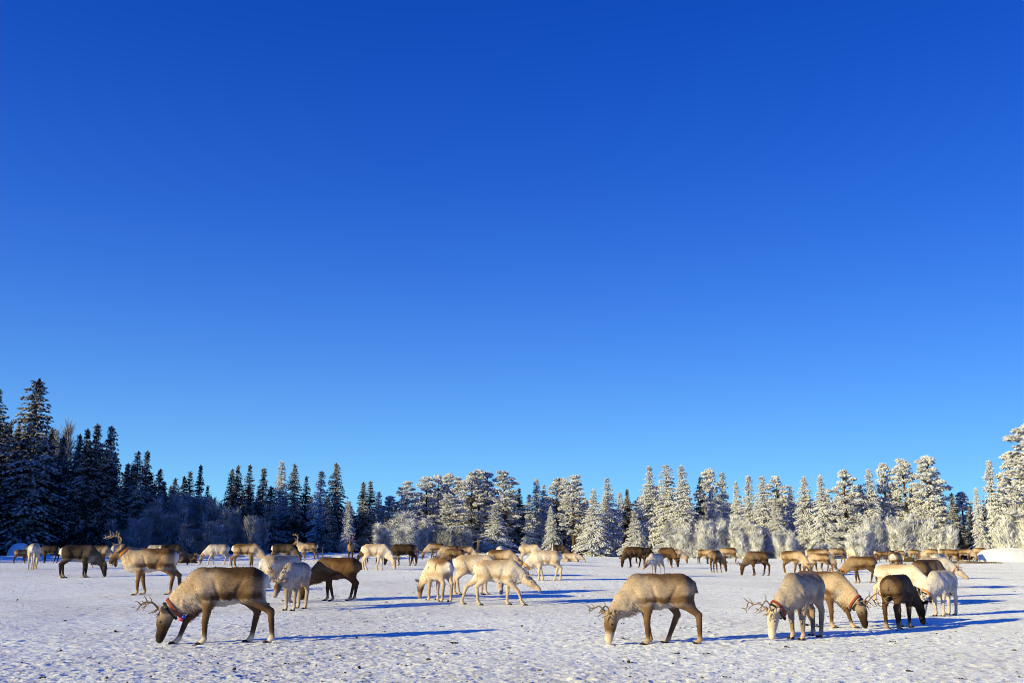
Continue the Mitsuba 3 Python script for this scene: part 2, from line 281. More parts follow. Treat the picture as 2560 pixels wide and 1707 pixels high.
BIRCHES = [(202, 1034, 'w1', 101, 125), (1000, 1265, 'b0', 104, 95), (968, 1300, 'b1', 102, 60), (1030, 1290, 'b1', 100, 80), (1068, 1285, 'b0', 102, 75), (2500, 1235, 'u0', 80, 120), (2545, 1225, 'u1', 79, 110)]
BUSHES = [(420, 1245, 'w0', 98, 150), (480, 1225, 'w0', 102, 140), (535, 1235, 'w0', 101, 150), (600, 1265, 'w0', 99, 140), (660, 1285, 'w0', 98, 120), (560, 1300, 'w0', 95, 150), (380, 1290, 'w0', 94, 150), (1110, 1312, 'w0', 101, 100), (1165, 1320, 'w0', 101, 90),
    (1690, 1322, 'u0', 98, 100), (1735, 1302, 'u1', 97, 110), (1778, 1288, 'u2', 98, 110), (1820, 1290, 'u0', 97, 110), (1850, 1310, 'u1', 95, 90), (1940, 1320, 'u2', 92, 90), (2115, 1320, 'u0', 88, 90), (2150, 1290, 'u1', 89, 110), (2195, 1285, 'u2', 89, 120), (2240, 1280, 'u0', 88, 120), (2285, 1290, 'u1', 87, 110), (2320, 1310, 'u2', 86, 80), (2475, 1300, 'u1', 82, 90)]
ORD = ('zeroth first second third fourth fifth sixth seventh eighth ninth tenth eleventh twelfth thirteenth fourteenth fifteenth sixteenth seventeenth eighteenth nineteenth twentieth '
    'twenty-first twenty-second twenty-third twenty-fourth twenty-fifth twenty-sixth twenty-seventh twenty-eighth twenty-ninth thirtieth thirty-first thirty-second thirty-third thirty-fourth thirty-fifth thirty-sixth thirty-seventh thirty-eighth thirty-ninth fortieth').split()
def tree_row(rows, name, phrase, cat, group, start=0):
    rows = sorted(rows)
    for i, (u, v, p, y, w) in enumerate(rows):
        key = thing(name, phrase(i + 1, len(rows), p, u), cat, group)
        place_tree(key, p, col_x(u, y), y, top_z(v, y), w / F * y, i + start + int(u))
SPRUCES = [(u, v, p, y, w * (1.28 if u < 560 else 1.1)) for u, v, p, y, w in SPRUCES]
tree_row(SPRUCES, 'spruce_tree', lambda i, n, p, u: f'{"dark" if p[0] == "d" else "snow-coated"} spruce of the shaded left wood, {ORD[i]} treetop from the left photo edge', 'spruce', 'spruces of the shaded left wood')
tree_row(SNOWY, 'frosted_spruce', lambda i, n, p, u: f'{"dark green" if p[0] == "d" else "thickly snow-coated"} spruce of the sunlit right-hand wood, {ORD[i]} spruce there from the left', 'spruce', 'spruces of the sunlit wood')
tree_row(PINES, 'frosted_pine', lambda i, n, p, u: f'rime-white bushy-crowned pine in the sunlit treeline, {ORD[i]} of its pines from the left', 'pine', 'rime covered pines')
tree_row(BIRCHES, 'frosted_birch', lambda i, n, p, u: 'tall thin leafless birch with pale top twigs among the dark left spruces' if u < 300 else (f'frost-white weeping birch before the pines, {ORD[i - 1]} of four from the left' if u < 1200 else f'tall hazy frosted birch above the right snow bank, {ORD[i - 5]} of two from the left'), 'birch', 'frost covered birches')
tree_row(BUSHES, 'frosted_bush', lambda i, n, p, u: f'{"shaded bluish" if p[0] == "w" else "sunlit frost-white"} leafless bush at the foot of the trees, {ORD[i]} bush from the left', 'bush', 'frosted bushes along the wood')
# the wood behind and beside them: one far mass
rg = np.random.default_rng(5); fill = []
for u in np.arange(-160, 2700, 24):
    for row in range(2):
        uu = u + rg.uniform(-14, 14); y = (np.interp(uu, [0, 1000, 1500, 2000, 2560], [112, 122, 120, 112, 104])) + row * 7 + rg.uniform(-2, 2)
        top = np.interp(uu, [-200, 0, 120, 200, 300, 400, 560, 640, 900, 960, 1050, 1250, 1330, 1500, 1660, 1720, 1850, 2000, 2100, 2270, 2330, 2400, 2480, 2560, 2700], [1060, 1060, 1040, 1090, 1110, 1190, 1245, 1215, 1245, 1265, 1235, 1220, 1255, 1250, 1205, 1240, 1235, 1232, 1220, 1215, 1330, 1270, 1210, 1170, 1150]) + rg.uniform(0, 45)
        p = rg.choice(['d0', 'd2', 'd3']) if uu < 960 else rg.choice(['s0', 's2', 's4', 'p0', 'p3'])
        fill.append((col_x(uu, y), y, top_z(top, y), p, rg.uniform(70, 105) / F * y))
for k in range(84):                                                  # the wood goes on beside the field, left of the frame
    t = rg.uniform(0, 1); x = -57 - 11 * t - rg.uniform(0, 14); y = 36 + 69 * t
    fill.append((x, y, 16.0 + 4.5 * t + rg.uniform(-1.5, 1.5), rg.choice(['d0', 'd2', 'd3']), rg.uniform(4.6, 6.0)))
key = 'background_forest'; USED.add(key)
kind(key, 'stuff', 'snowy conifer wood standing behind the front trees', 'forest')
for i, (x, y, zt, p, w) in enumerate(fill):
    z0 = float(ground(x, y)); _, _, H, pw = PROTO[p]; sx = w / 2 / pw
    scene[f'{key}__{i + 1:03d}'] = {'type': 'instance', 'group': {'type': 'ref', 'id': f'grove_{p}'}, 'to_world': T().translate([x, y, z0]).rotate([0, 0, 1], i * 71.0 % 360).scale([sx, sx, (zt - z0) / H])}

# ------------------------------------------------------------------ reindeer
def surface_nets(vol, o, h):
    s = vol < 0; nx, ny, nz = vol.shape
    acc = np.zeros((nx - 1, ny - 1, nz - 1, 3), np.float32); cnt = np.zeros((nx - 1, ny - 1, nz - 1), np.float32)
    cor = [(i, j, k) for i in (0, 1) for j in (0, 1) for k in (0, 1)]
    sl = lambda c: (slice(c[0], nx - 1 + c[0]), slice(c[1], ny - 1 + c[1]), slice(c[2], nz - 1 + c[2]))
    for a in cor:
        for ax in range(3):
            if a[ax]: continue
            b = list(a); b[ax] = 1
            idx = np.nonzero(s[sl(a)] != s[sl(b)])
            va, vb = vol[sl(a)][idx], vol[sl(b)][idx]; t = va / (va - vb)
            for q in range(3): acc[(*idx, q)] += a[q] + (t if q == ax else 0)
            cnt[idx] += 1
    on = cnt > 0; ids = np.full(cnt.shape, -1, np.int64); ids[on] = np.arange(on.sum())
    v = (np.argwhere(on) + acc[on] / cnt[on][:, None]) * h + o
    faces = []
    for ax in range(3):
        e1, e2 = [(1, 2), (2, 0), (0, 1)][ax]
        a = [slice(1, -1)] * 3; a[ax] = slice(0, -1); b = list(a); b[ax] = slice(1, None)
        sa, sb = s[tuple(a)], s[tuple(b)]
        idx = np.argwhere(sa != sb) + [0 if q == ax else 1 for q in range(3)]
        if not len(idx): continue
        flip = ~s[tuple(idx.T)]
        d1, d2 = np.zeros(3, int), np.zeros(3, int); d1[e1], d2[e2] = 1, 1
        g = lambda w: ids[tuple(w.T)]
        f = np.stack([g(idx - d1 - d2), g(idx - d2), g(idx), g(idx - d1)], 1)
        f[flip] = f[flip][:, ::-1]; faces.append(f)
    return v, np.vstack(faces)
def cone_dist(P, p0, r0, p1, r1, sy):
    S = np.array([1, 1 / sy, 1], np.float32); P = P * S; a, b = np.array(p0) * S, np.array(p1) * S
    d = b - a; L = max(float(d @ d), 1e-9); t = np.clip((P - a) @ d.astype(np.float32) / L, 0, 1)
    return np.sqrt((((P - a) - t[..., None] * d) ** 2).sum(-1)) - (r0 + (r1 - r0) * t)
def unit(v): v = np.asarray(v, float); return v / np.linalg.norm(v)

LEGS = {'stand': (0, 0, 0, 0), 'graze': (0.16, -0.05, 0.02, -0.10), 'wide': (0.20, -0.06, 0.10, -0.16), 'walk': (-0.20, 0.22, -0.26, 0.12), 'step': (0.02, -0.14, -0.04, 0.12)}
def skeleton(head='graze', legs='stand', yaw=0.0, lie=False, hyaw=None):
    """Bones (p0, r0, p1, r1, group, blend, sideways squash): x forward, y left, z up; the back 1 m high."""
    B, dz = [], (-0.47 if lie else 0.0)
    def bone(p0, r0, p1, r1, g, k=0.06, sy=1.0): B.append((np.array(p0, float), r0, np.array(p1, float), r1, g, k, sy))
    Z = lambda z: z + dz
    bone((.31, 0, Z(.745)), .220, (.06, 0, Z(.75)), .238, 'T', .08, .76)
    bone((.06, 0, Z(.75)), .238, (-.16, 0, Z(.775)), .218, 'T', .08, .80)
    bone((-.16, 0, Z(.775)), .218, (-.31, 0, Z(.805)), .186, 'T', .08, .82)
    bone((-.31, 0, Z(.81)), .185, (-.375, 0, Z(.80)), .150, 'T', .08, .9)
    bone((.36, 0, Z(.90)), .085, (.20, 0, Z(.89)), .085, 'T', .12, .8)
    bone((.41, 0, Z(.66)), .14, (.30, 0, Z(.62)), .14, 'T', .10, .8)
    bone((-.50, 0, Z(.87)), .040, (-.55, 0, Z(.75)), .026, 'A', .03)
    en, eh, nl = {'graze': (-40, -80, .47), 'up': (50, -30, .37), 'mid': (0, -50, .36), 'low': (-36, -38, .34), 'level': (46, -50, .31)}[head]
    if lie and head == 'graze': en, eh = -5, -35
    en, eh, ya = math.radians(en), math.radians(eh), math.radians(yaw); hy = ya if hyaw is None else math.radians(hyaw)
    nd = np.array([math.cos(en) * math.cos(ya), math.cos(en) * math.sin(ya), math.sin(en)])
    hd = np.array([math.cos(eh) * math.cos(hy), math.cos(eh) * math.sin(hy), math.sin(eh)])
    lat = unit(np.cross([0, 0, 1.0], [math.cos(hy), math.sin(hy), 0])); hu = np.cross(hd, lat); hu = hu if hu @ np.array([math.cos(hy), math.sin(hy), 1.2]) > 0 else -hu
    poll = np.array([.41, 0, Z(.78)]) + nd * nl
    if head == 'graze' and not lie: poll[2] = max(poll[2], .055 + .36 * math.sin(-eh)) if poll[2] < .055 + .36 * math.sin(-eh) else .055 + .36 * math.sin(-eh) + .02
    nk = unit(np.cross(nd, np.cross([0, 0, 1.0], nd)) if abs(nd[2]) < .99 else [1, 0, 0])
    mid = (np.array([.37, 0, Z(.80)]) + poll) / 2
    bone((.35, 0, Z(.84)), .14, mid + nk * .02, .115, 'N', .08, .72); bone(mid + nk * .02, .115, poll, .082, 'N', .07, .8)
    bone((.43, 0, Z(.68)), .15, mid - nk * .085, .10, 'N', .09, .7); bone(mid - nk * .085, .10, poll - nk * .05, .062, 'N', .06, .75)
    bone(poll, .078, poll + hd * .13, .080, 'H', .05, .9)
    bone(poll + hd * .12 + hu * .005, .074, poll + hd * .30, .052, 'H', .05, .85)
    bone(poll + hd * .04 - hu * .055, .055, poll + hd * .28 - hu * .03, .038, 'H', .05, .8)
    bone(poll + hd * .30, .052, poll + hd * .350 - hu * .008, .049, 'M', .03)
    for s in (-1, 1):
        e0 = poll + lat * s * .062 - hd * .01 + hu * .025
        bone(e0, .026, e0 + lat * s * .075 - hd * .035 + hu * .02, .032, 'E', .02); bone(e0 + lat * s * .075 - hd * .035 + hu * .02, .032, e0 + lat * s * .125 - hd * .06 + hu * .02, .008, 'E', .02)
    feet = []
    if lie:
        for s in (-1, 1):
            bone((.36, s * .13, .20), .10, (.50, s * .19, .07), .06, 'F'); bone((.50, s * .19, .07), .055, (.24, s * .21, .05), .04, 'f')
            bone((-.30, s * .13, .24), .16, (-.12, s * .23, .12), .11, 'B'); bone((-.12, s * .23, .10), .08, (-.42, s * .24, .06), .05, 'b'); bone((-.42, s * .24, .06), .045, (-.12, s * .28, .045), .035, 'b')
    else:
        dx = LEGS[legs] if isinstance(legs, str) else legs
        for i, s in enumerate((1, -1)):
            d = dx[i]
            sh, el, kn = np.array([.31, s * .10, .70]), np.array([.225 + .12 * d, s * .115, .56]), np.array([.245 + .62 * d + max(d, 0) * .1, s * .105, .315])
            fe, ho = np.array([.235 + .97 * d, s * .105, .085]), np.array([.28 + d, s * .105, .03])
            bone(sh, .125, el, .076, 'F', .07, .8); bone(el, .070, kn, .040, 'F', .04); bone(kn, .040, fe, .029, 'f', .02); bone(fe, .035, ho, .035, 's', .02); feet.append((ho, s))
        for i, s in enumerate((1, -1)):
            d = dx[2 + i]
            hp, st, hk = np.array([-.28, s * .095, .78]), np.array([-.245 + .26 * d, s * .12, .645]), np.array([-.46 + .62 * d, s * .10, .425])
            fe, ho = np.array([-.425 + .98 * d, s * .10, .09]), np.array([-.375 + d, s * .10, .03])
            bone(hp, .160, st, .118, 'B', .08, .8); bone((hp + [-.075, 0, -.04]), .105, (hp * .45 + hk * .55) + [-.0, 0, .02], .062, 'B', .06, .9); bone(st, .108, hk, .044, 'B', .05, .9)
            bone(hk, .046, fe, .031, 'b', .03); bone(fe, .037, ho, .036, 's', .02); feet.append((ho, s))
    return B, dict(poll=poll, hd=hd, hu=hu, lat=lat, nd=nd, mid=mid, nk=nk, feet=feet, dz=dz)

def coat(back, flank, stripe, belly, neck, rump, face, nose, leg, shank, sock, patch=None):
    return {**{k: np.array(v) for k, v in dict(back=back, flank=flank, stripe=stripe, belly=belly, neck=neck, rump=rump, face=face, nose=nose, leg=leg, shank=shank, sock=sock, patch=patch if patch is not None else flank).items()}, 'patched': patch is not None}
COATS = {
    'greybrown': coat((.050, .028, .013), (.175, .115, .064), (.045, .025, .012), (.30, .25, .19), (.30, .225, .148), (.34, .30, .24), (.055, .032, .016), (.022, .014, .009), (.10, .060, .031), (.052, .029, .015), (.34, .27, .18)),
    'greytan': coat((.105, .064, .034), (.25, .18, .112), (.10, .060, .032), (.28, .23, .18), (.28, .215, .145), (.15, .105, .066), (.12, .070, .036), (.36, .27, .17), (.13, .080, .043), (.085, .048, .025), (.24, .17, .10)),
    'tan': coat((.080, .045, .021), (.24, .165, .092), (.085, .046, .021), (.38, .32, .24), (.31, .235, .15), (.40, .34, .26), (.13, .075, .038), (.08, .05, .03), (.15, .09, .048), (.075, .042, .022), (.30, .22, .13)),
    'cream': coat((.26, .19, .115), (.37, .30, .205), (.25, .18, .105), (.37, .32, .25), (.37, .305, .215), (.38, .33, .26), (.27, .20, .13), (.32, .24, .17), (.32, .25, .165), (.28, .21, .135), (.33, .25, .155)),
    'white': coat((.24, .21, .165), (.32, .285, .235), (.27, .235, .185), (.32, .29, .25), (.33, .30, .25), (.40, .37, .32), (.30, .24, .18), (.30, .22, .16), (.33, .285, .225), (.28, .23, .17), (.33, .26, .18)),
    'greywhite': coat((.19, .155, .12), (.29, .25, .20), (.22, .18, .14), (.32, .28, .24), (.30, .26, .21), (.30, .26, .22), (.11, .07, .04), (.26, .19, .13), (.22, .18, .13), (.24, .19, .13), (.33, .26, .17)),
    'paleface': coat((.14, .105, .075), (.25, .205, .15), (.19, .15, .11), (.28, .24, .19), (.25, .20, .145), (.22, .18, .14), (.34, .27, .18), (.38, .30, .21), (.21, .16, .11), (.17, .12, .075), (.31, .23, .14)),
    'brown': coat((.042, .020, .008), (.105, .060, .028), (.034, .017, .008), (.075, .045, .025), (.10, .060, .031), (.085, .050, .026), (.040, .020, .009), (.017, .010, .006), (.044, .023, .011), (.026, .014, .007), (.22, .155, .09)),
    'midbrown': coat((.075, .041, .019), (.20, .128, .065), (.060, .031, .014), (.20, .14, .085), (.20, .14, .08), (.17, .115, .065), (.085, .046, .021), (.04, .024, .013), (.085, .047, .022), (.050, .027, .013), (.22, .15, .085)),
    'dark': coat((.016, .011, .008), (.050, .033, .021), (.018, .012, .008), (.20, .18, .155), (.11, .082, .056), (.36, .33, .28), (.030, .019, .012), (.016, .010, .007), (.028, .018, .011), (.018, .012, .008), (.20, .15, .10)),
    'blackbrown': coat((.020, .011, .006), (.060, .036, .019), (.014, .008, .005), (.03, .02, .012), (.040, .025, .014), (.15, .105, .062), (.016, .009, .005), (.010, .006, .004), (.022, .012, .006), (.014, .008, .005), (.18, .13, .08)),
    'tandark': coat((.105, .060, .028), (.24, .165, .092), (.085, .046, .021), (.38, .32, .24), (.31, .235, .15), (.40, .34, .26), (.036, .021, .012), (.016, .010, .007), (.13, .075, .038), (.065, .036, .019), (.30, .22, .13)),
    'darkrump': coat((.034, .018, .009), (.115, .068, .036), (.03, .016, .008), (.10, .07, .045), (.075, .045, .024), (.16, .108, .062), (.020, .012, .007), (.012, .008, .005), (.085, .050, .027), (.045, .025, .013), (.24, .17, .11)),
    'patched': coat((.14, .078, .038), (.33, .27, .19), (.26, .20, .13), (.36, .31, .24), (.33, .26, .18), (.40, .35, .28), (.075, .045, .025), (.20, .14, .09), (.28, .21, .14), (.22, .16, .10), (.33, .25, .16), (.15, .085, .042)),
}
def body_mesh(B, info, ct, cell, seed):
    r = np.random.default_rng(seed)
    lo = np.min([np.minimum(b[0] - b[1], b[2] - b[3]) for b in B], 0) - .05; hi = np.max([np.maximum(b[0] + b[1], b[2] + b[3]) for b in B], 0) + .05
    n = np.ceil((hi - lo) / cell).astype(int) + 1; PAD = .13
    ax = [np.float32(lo[q] + np.arange(n[q]) * cell) for q in range(3)]
    F_ = np.full(n, PAD, np.float32)
    for p0, r0, p1, r1, g, k, sy in B:
        a = np.maximum(((np.minimum(p0 - r0, p1 - r1) - PAD - lo) / cell).astype(int), 0); b = np.minimum(((np.maximum(p0 + r0, p1 + r1) + PAD - lo) / cell).astype(int) + 2, n)
        sl = tuple(slice(*q) for q in zip(a, b))
        P = np.stack(np.meshgrid(*[ax[q][sl[q]] for q in range(3)], indexing='ij'), -1)
        d = np.minimum(cone_dist(P, p0, r0, p1, r1, sy), PAD); f = F_[sl]
        hh = np.maximum(k - np.abs(d - f), 0) / k; F_[sl] = np.minimum(d, f) - hh * hh * k * .25
    v, f = surface_nets(F_, lo, cell)
    v = np.asarray(v, np.float64)
    # colour by the nearest bones
    W, C = 0, 0
    x, y, z = v[:, 0], v[:, 1], v[:, 2] - info['dz']
    mot = meshkit.fbm(v * [5, 5, 6] + seed * 3.1, 3, seed % 50)
    t = np.clip((z - .49) / .52, 0, 1.1) + .24 * (mot - .5) + .10 * (meshkit.noise(v * [26, 40, 9] + seed, 12) - .5)
    mixv = lambda a, b, w: a * (1 - w[:, None]) + b * w[:, None]
    body = mixv(np.broadcast_to(ct['belly'], v.shape), ct['stripe'], sstep(.13, .22, t) * (1 - .8 * sstep(.25, .5, x)))
    body = mixv(body, ct['flank'], sstep(.32, .46, t)); body = mixv(body, ct['back'], sstep(.66, .95, t + .10 * (1 - sstep(-.35, .2, x))))
    shoulder = np.exp(-((x - .29) ** 2) / .03) * sstep(.25, .5, t) * (1 - sstep(.75, 1.0, t)); body = mixv(body, ct['neck'], .75 * shoulder)
    body = mixv(body, ct['stripe'], .65 * np.exp(-((x + .17) ** 2 + ((t - .45) * .5) ** 2) / .010) * (mot > 0))
    if ct['patched']: body = mixv(body, ct['patch'], .9 * sstep(.60, .66, meshkit.noise(v * 5 + seed, 3)) * sstep(.3, .5, t))
    body = mixv(body, ct['rump'], sstep(.44, .52, -x) * sstep(.18, .36, t))
    q = ((v - info['poll']) @ info['hd'])
    face = mixv(np.broadcast_to(ct['face'], v.shape), ct['nose'], sstep(.20, .33, q))
    side = np.abs((v - info['poll']) @ info['lat']); face = mixv(face, .5 * ct['neck'] + .5 * ct['face'], sstep(.035, .06, side) * (1 - sstep(.05, .2, q)) * .7)
    neck = mixv(np.broadcast_to(ct['neck'], v.shape), ct['flank'], .5 * sstep(.35, .7, mot)); neck = mixv(neck, ct['back'], .35 * sstep(.80, 1.0, z))
    front = mixv(np.broadcast_to(ct['leg'], v.shape), body, sstep(.52, .66, z))
    hind = mixv(np.broadcast_to(ct['leg'], v.shape), body, sstep(.50, .72, z)); hind = mixv(hind, ct['rump'], .8 * sstep(.44, .54, -x) * sstep(.5, .62, z))
    low = mixv(np.broadcast_to(ct['sock'], v.shape), ct['shank'], sstep(.07, .13, z)); low = mixv(low, ct['leg'], sstep(.22, .42, z))
    sock = mixv(np.broadcast_to(np.array([.02, .016, .012]), v.shape), ct['sock'], sstep(.018, .034, z))
    table = {'T': body, 'A': np.broadcast_to(ct['rump'], v.shape), 'N': neck, 'H': face, 'M': np.broadcast_to(ct['nose'], v.shape), 'E': np.broadcast_to(.6 * ct['face'] + .4 * ct['neck'], v.shape), 'F': front, 'B': hind, 'f': low, 'b': low, 's': sock}
    V = v.astype(np.float32)
    for p0, r0, p1, r1, g, k, sy in B:
        w = np.exp(-np.clip(cone_dist(V, p0, r0, p1, r1, sy) + .01, -.03, .5) / .018)[:, None]; W = W + w; C = C + w * table[g]
    C = C / W
    fur = meshkit.noise(v * [38, 60, 90], 7) * .6 + meshkit.noise(v * [17, 30, 40], 8) * .4
    C = C * (.74 + .52 * fur[:, None]) * (.86 + .28 * mot[:, None])
    # shaggy relief
    nrm = np.zeros_like(v); f3 = np.vstack([f[:, [0, 1, 2]], f[:, [0, 2, 3]]]); fn = np.cross(v[f3[:, 1]] - v[f3[:, 0]], v[f3[:, 2]] - v[f3[:, 0]])
    for k in range(3): np.add.at(nrm, f3[:, k], fn)
    nrm /= np.linalg.norm(nrm, axis=1, keepdims=True) + 1e-12
    amp = .006 * (z > .45) + .002
    mane = np.exp(-np.linalg.norm(v - (info['mid'] - info['nk'] * .12), axis=1) ** 2 / .03)
    v = v + nrm * ((fur - .5) * amp + (meshkit.noise(v * [9, 12, 9], 21) - .5) * .012 * (z > .5) + mane * .035 * (meshkit.noise(v * [30, 30, 12], 4) - .3))[:, None]
    crease = lambda x0, lean, z0, z1: np.exp(-((x - x0 - lean * (z - .72)) / .030) ** 2) * sstep(z0, z0 + .1, z) * (1 - sstep(z1 - .1, z1, z))
    v = v - nrm * (.017 * crease(.135, .30, .52, .90) + .015 * crease(-.135, -.45, .58, .92) + .008 * crease(.40, .5, .55, .85))[:, None]
    v[:, 2] = np.maximum(v[:, 2], .004)
    return v, f, np.clip(C, .004, .8)
def antler_mesh(info, s, size, seed, sides=6, fat=1.0):
    r = np.random.default_rng(seed)
    A = np.stack([info['hd'], info['lat'] * s, info['hu']])
    w = lambda *p: info['poll'] + (np.array(p) * [1, 1, 1]) @ A
    j = lambda: r.normal(0, .018)
    S = size * .66
    b = [(.00, .035, .055), (-.07 * S, .07 * S + .02, .05 + .10 * S), (-.17 * S + j(), .15 * S + .02, .05 + .22 * S), (-.19 * S + j(), .23 * S, .05 + .37 * S), (-.10 * S + j(), .27 * S, .05 + .50 * S), (.02 * S + j(), .25 * S, .05 + .58 * S)]
    P = [tube([w(*p) for p in b], np.array([.019, .017, .015, .013, .010, .005]) * fat * .85 * (.6 + .4 * S), sides, 3)]
    def tine(i, *offs):
        p0 = np.array(b[i]); pts = [p0] + [p0 + np.array(o) * S for o in offs]
        P.append(tube([w(*p) for p in pts], np.linspace(.010, .004, len(pts)) * fat, sides - 1, 2))
    tine(0, (.08 + j(), .02, .05), (.17 + j(), .00 + j(), .08)); tine(0, (.06, .05, .06), (.10, .08 + j(), .13))
    tine(1, (.07, .04, .06), (.14 + j(), .06, .13), (.15, .05, .20)); tine(3, (-.07, .05, .04), (-.13 + j(), .07, .10))
    tine(4, (-.05, .02, .08), (-.07 + j(), .03, .15)); tine(4, (.08, .0, .02), (.15 + j(), -.02, .05)); tine(3, (.06, .03, .06), (.11 + j(), .04, .12))
    if size > .85: tine(5, (.06, -.06, .02), (.09, -.09, .06)); tine(5, (-.02, .03, .07), (-.01, .04, .11))
    return join(P)
def ring_mesh(c, axis, e1, ra, rb, half, thick, n=20):
    """A flat strap round the neck: an oval ring of real thickness."""
    axis = unit(axis); e1 = unit(e1 - axis * (e1 @ axis)); e2 = np.cross(axis, e1); v = []
    for k in range(n):
        a = k / n * 2 * np.pi; o = e1 * math.cos(a) * ra + e2 * math.sin(a) * rb; u = unit(o)
        v += [c + o + u * thick - axis * half, c + o + u * thick + axis * half, c + o - u * .01 + axis * half, c + o - u * .01 - axis * half]
    f = [[k * 4 + q, ((k + 1) % n) * 4 + q, ((k + 1) % n) * 4 + (q + 1) % 4, k * 4 + (q + 1) % 4] for k in range(n) for q in range(4)]
    return np.array(v), np.array(f)
def hoof_mesh(p, s):
    out = []
    for t in (-1, 1):
        h = trimesh.creation.icosphere(subdivisions=1, radius=1.0); v = np.array(h.vertices) * [.050, .024, .030]; v[:, 2] = np.maximum(v[:, 2], -.018)
        v[:, 1] += t * .022; v[:, 0] += .028; v[:, 1] += t * np.maximum(v[:, 0], 0) * .18
        out.append((v + [p[0], p[1], .022], np.array(h.faces)))
    return join(out)
def reindeer(u, v, h, heading, ctname, label, head='graze', legs='stand', yaw=0, antlers=0.0, collar=None, lie=False, hyaw=None, seed=None, near=False, tint=1.0):
    x, y, z = at(u, v); seed = int(u * 7 + v) if seed is None else seed
    dist = math.hypot(x, y); s = h * (y * math.cos(PITCH) - (CAM_H - z) * math.sin(PITCH)) / F / math.cos(PITCH) / 1.02
    if lie: s = min(max(s, .9), 1.0)
    rr = np.random.default_rng(seed + 5)
    if legs == 'stand': legs = tuple(rr.normal(0, .075, 4))
    if not yaw and head == 'graze': yaw = float(rr.normal(0, 9))
    B, info = skeleton(head, legs, yaw, lie, hyaw); girth, length = (1, 1) if near else (rr.uniform(.88, 1.08), rr.uniform(.94, 1.06))
    if not near: tint = tint * rr.uniform(.74, 1.14)
    cell = float(np.clip(dist / 960 * .95, .0125, .0235))
    ct = {k: np.clip(np.array([1.0, .985, 1.07]) * (c.mean() + (c - c.mean()) * float(np.interp(c.mean(), [.05, .2, .35], [1.2, 1.0, .68]))) * float(np.interp(c.mean(), [.2, .3], [1, 1.12])) * tint * 1.5 * np.clip(c.mean() / .16, .5, 1.15) ** .5, .003, .66) for k, c in COATS[ctname].items() if k != 'patched'}; ct['patched'] = COATS[ctname]['patched']
    vv, ff, cc = body_mesh(B, info, ct, cell, seed)
    view = math.degrees(math.atan2(x, y))                            # heading is counted from the camera's own sideways direction there
    M = T().translate([x, y, z - .018 * s]).rotate([0, 0, 1], heading - view).scale([s * length, s * girth, s])
    key = thing('reindeer', label, 'reindeer', 'reindeer of the herd')
    def part(name, mesh, mat, parent=key, **kw): return obj(name, {**mikit.ply(mesh, mat, **kw), 'to_world': M}, parent)
    part('body', (vv, ff), 'fur_bsdf', smooth=True, color=cc)
    if near:
        r = np.random.default_rng(seed); V = vv; f3 = np.vstack([ff[:, [0, 1, 2]], ff[:, [0, 2, 3]]])
        area = np.linalg.norm(np.cross(V[f3[:, 1]] - V[f3[:, 0]], V[f3[:, 2]] - V[f3[:, 0]]), axis=1)
        fi = f3[r.choice(len(f3), 9500, p=area / area.sum())]; fi = fi[V[fi[:, 0], 2] > .30]
        nn = np.cross(V[fi[:, 1]] - V[fi[:, 0]], V[fi[:, 2]] - V[fi[:, 0]]); nn /= np.linalg.norm(nn, axis=1, keepdims=True) + 1e-12
        p = V[fi[:, 0]]; flow = np.array([-.75, 0, -.65]); flow = flow - nn * (nn @ flow)[:, None]
        head_d = np.linalg.norm(p - info['poll'] - info['hd'] * .15, axis=1); keep = head_d > .22; fi, nn, p, flow = fi[keep], nn[keep], p[keep], flow[keep]
        mane = np.exp(-np.linalg.norm(p - (info['mid'] - info['nk'] * .16), axis=1) ** 2 / .02)
        hl = (.030 + .075 * mane) * r.uniform(.6, 1.3, len(p))
        hv, hf = spikes(p - nn * .004, flow + nn * (.10 + .2 * mane[:, None]) + r.normal(0, .12, p.shape), hl, .0038)
        part('fur', (hv, hf), 'fur_bsdf', color=np.repeat(np.clip(cc[fi[:, 0]] * r.uniform(.84, 1.18, (len(p), 1)), .004, .8), 4, 0))
    if antlers:
        fat = 1.0 if dist < 25 else 1.35
        for sd in (1, -1): part('antler', antler_mesh(info, sd, antlers * (1 if sd > 0 else .92), seed + sd, 6 if near else 5, fat), 'antler_pale_bsdf' if ctname in ('cream', 'white', 'tan', 'greytan', 'paleface') else 'antler_bsdf', smooth=50)
    if collar:
        c = info['mid'] * .42 + info['poll'] * .58 - info['nk'] * .028
        k = part('collar', ring_mesh(c, info['nd'], info['nk'], .150, .103, .018, .009), collar + '_bsdf', smooth=40)
        if near:
            part('strap', ring_mesh(c + info['nd'] * .062, info['nd'], info['nk'], .135, .094, .012, .010), 'black_bsdf', smooth=40)
            b0 = c - info['nk'] * .175
            tg = trimesh.creation.icosphere(subdivisions=2, radius=.030); part('bell', (np.array(tg.vertices) * [1, .8, 1.1] + b0 - [0, 0, .01], np.array(tg.faces)), 'black_bsdf', parent=k, smooth=True)
    if near:
        for i, (p, sd) in enumerate(info['feet']): part('hoof', hoof_mesh(p, sd), 'hoof_bsdf', smooth=50)
        for sd in (1, -1):
            e = trimesh.creation.icosphere(subdivisions=1, radius=.020); part('eye', (np.array(e.vertices) + info['poll'] + info['hd'] * .125 + info['lat'] * sd * .064 + info['hu'] * .024, np.array(e.faces)), 'black_bsdf', smooth=True)
    return key, info, M, part

HERD = []
def deer(*a, **k): HERD.append((a, k))
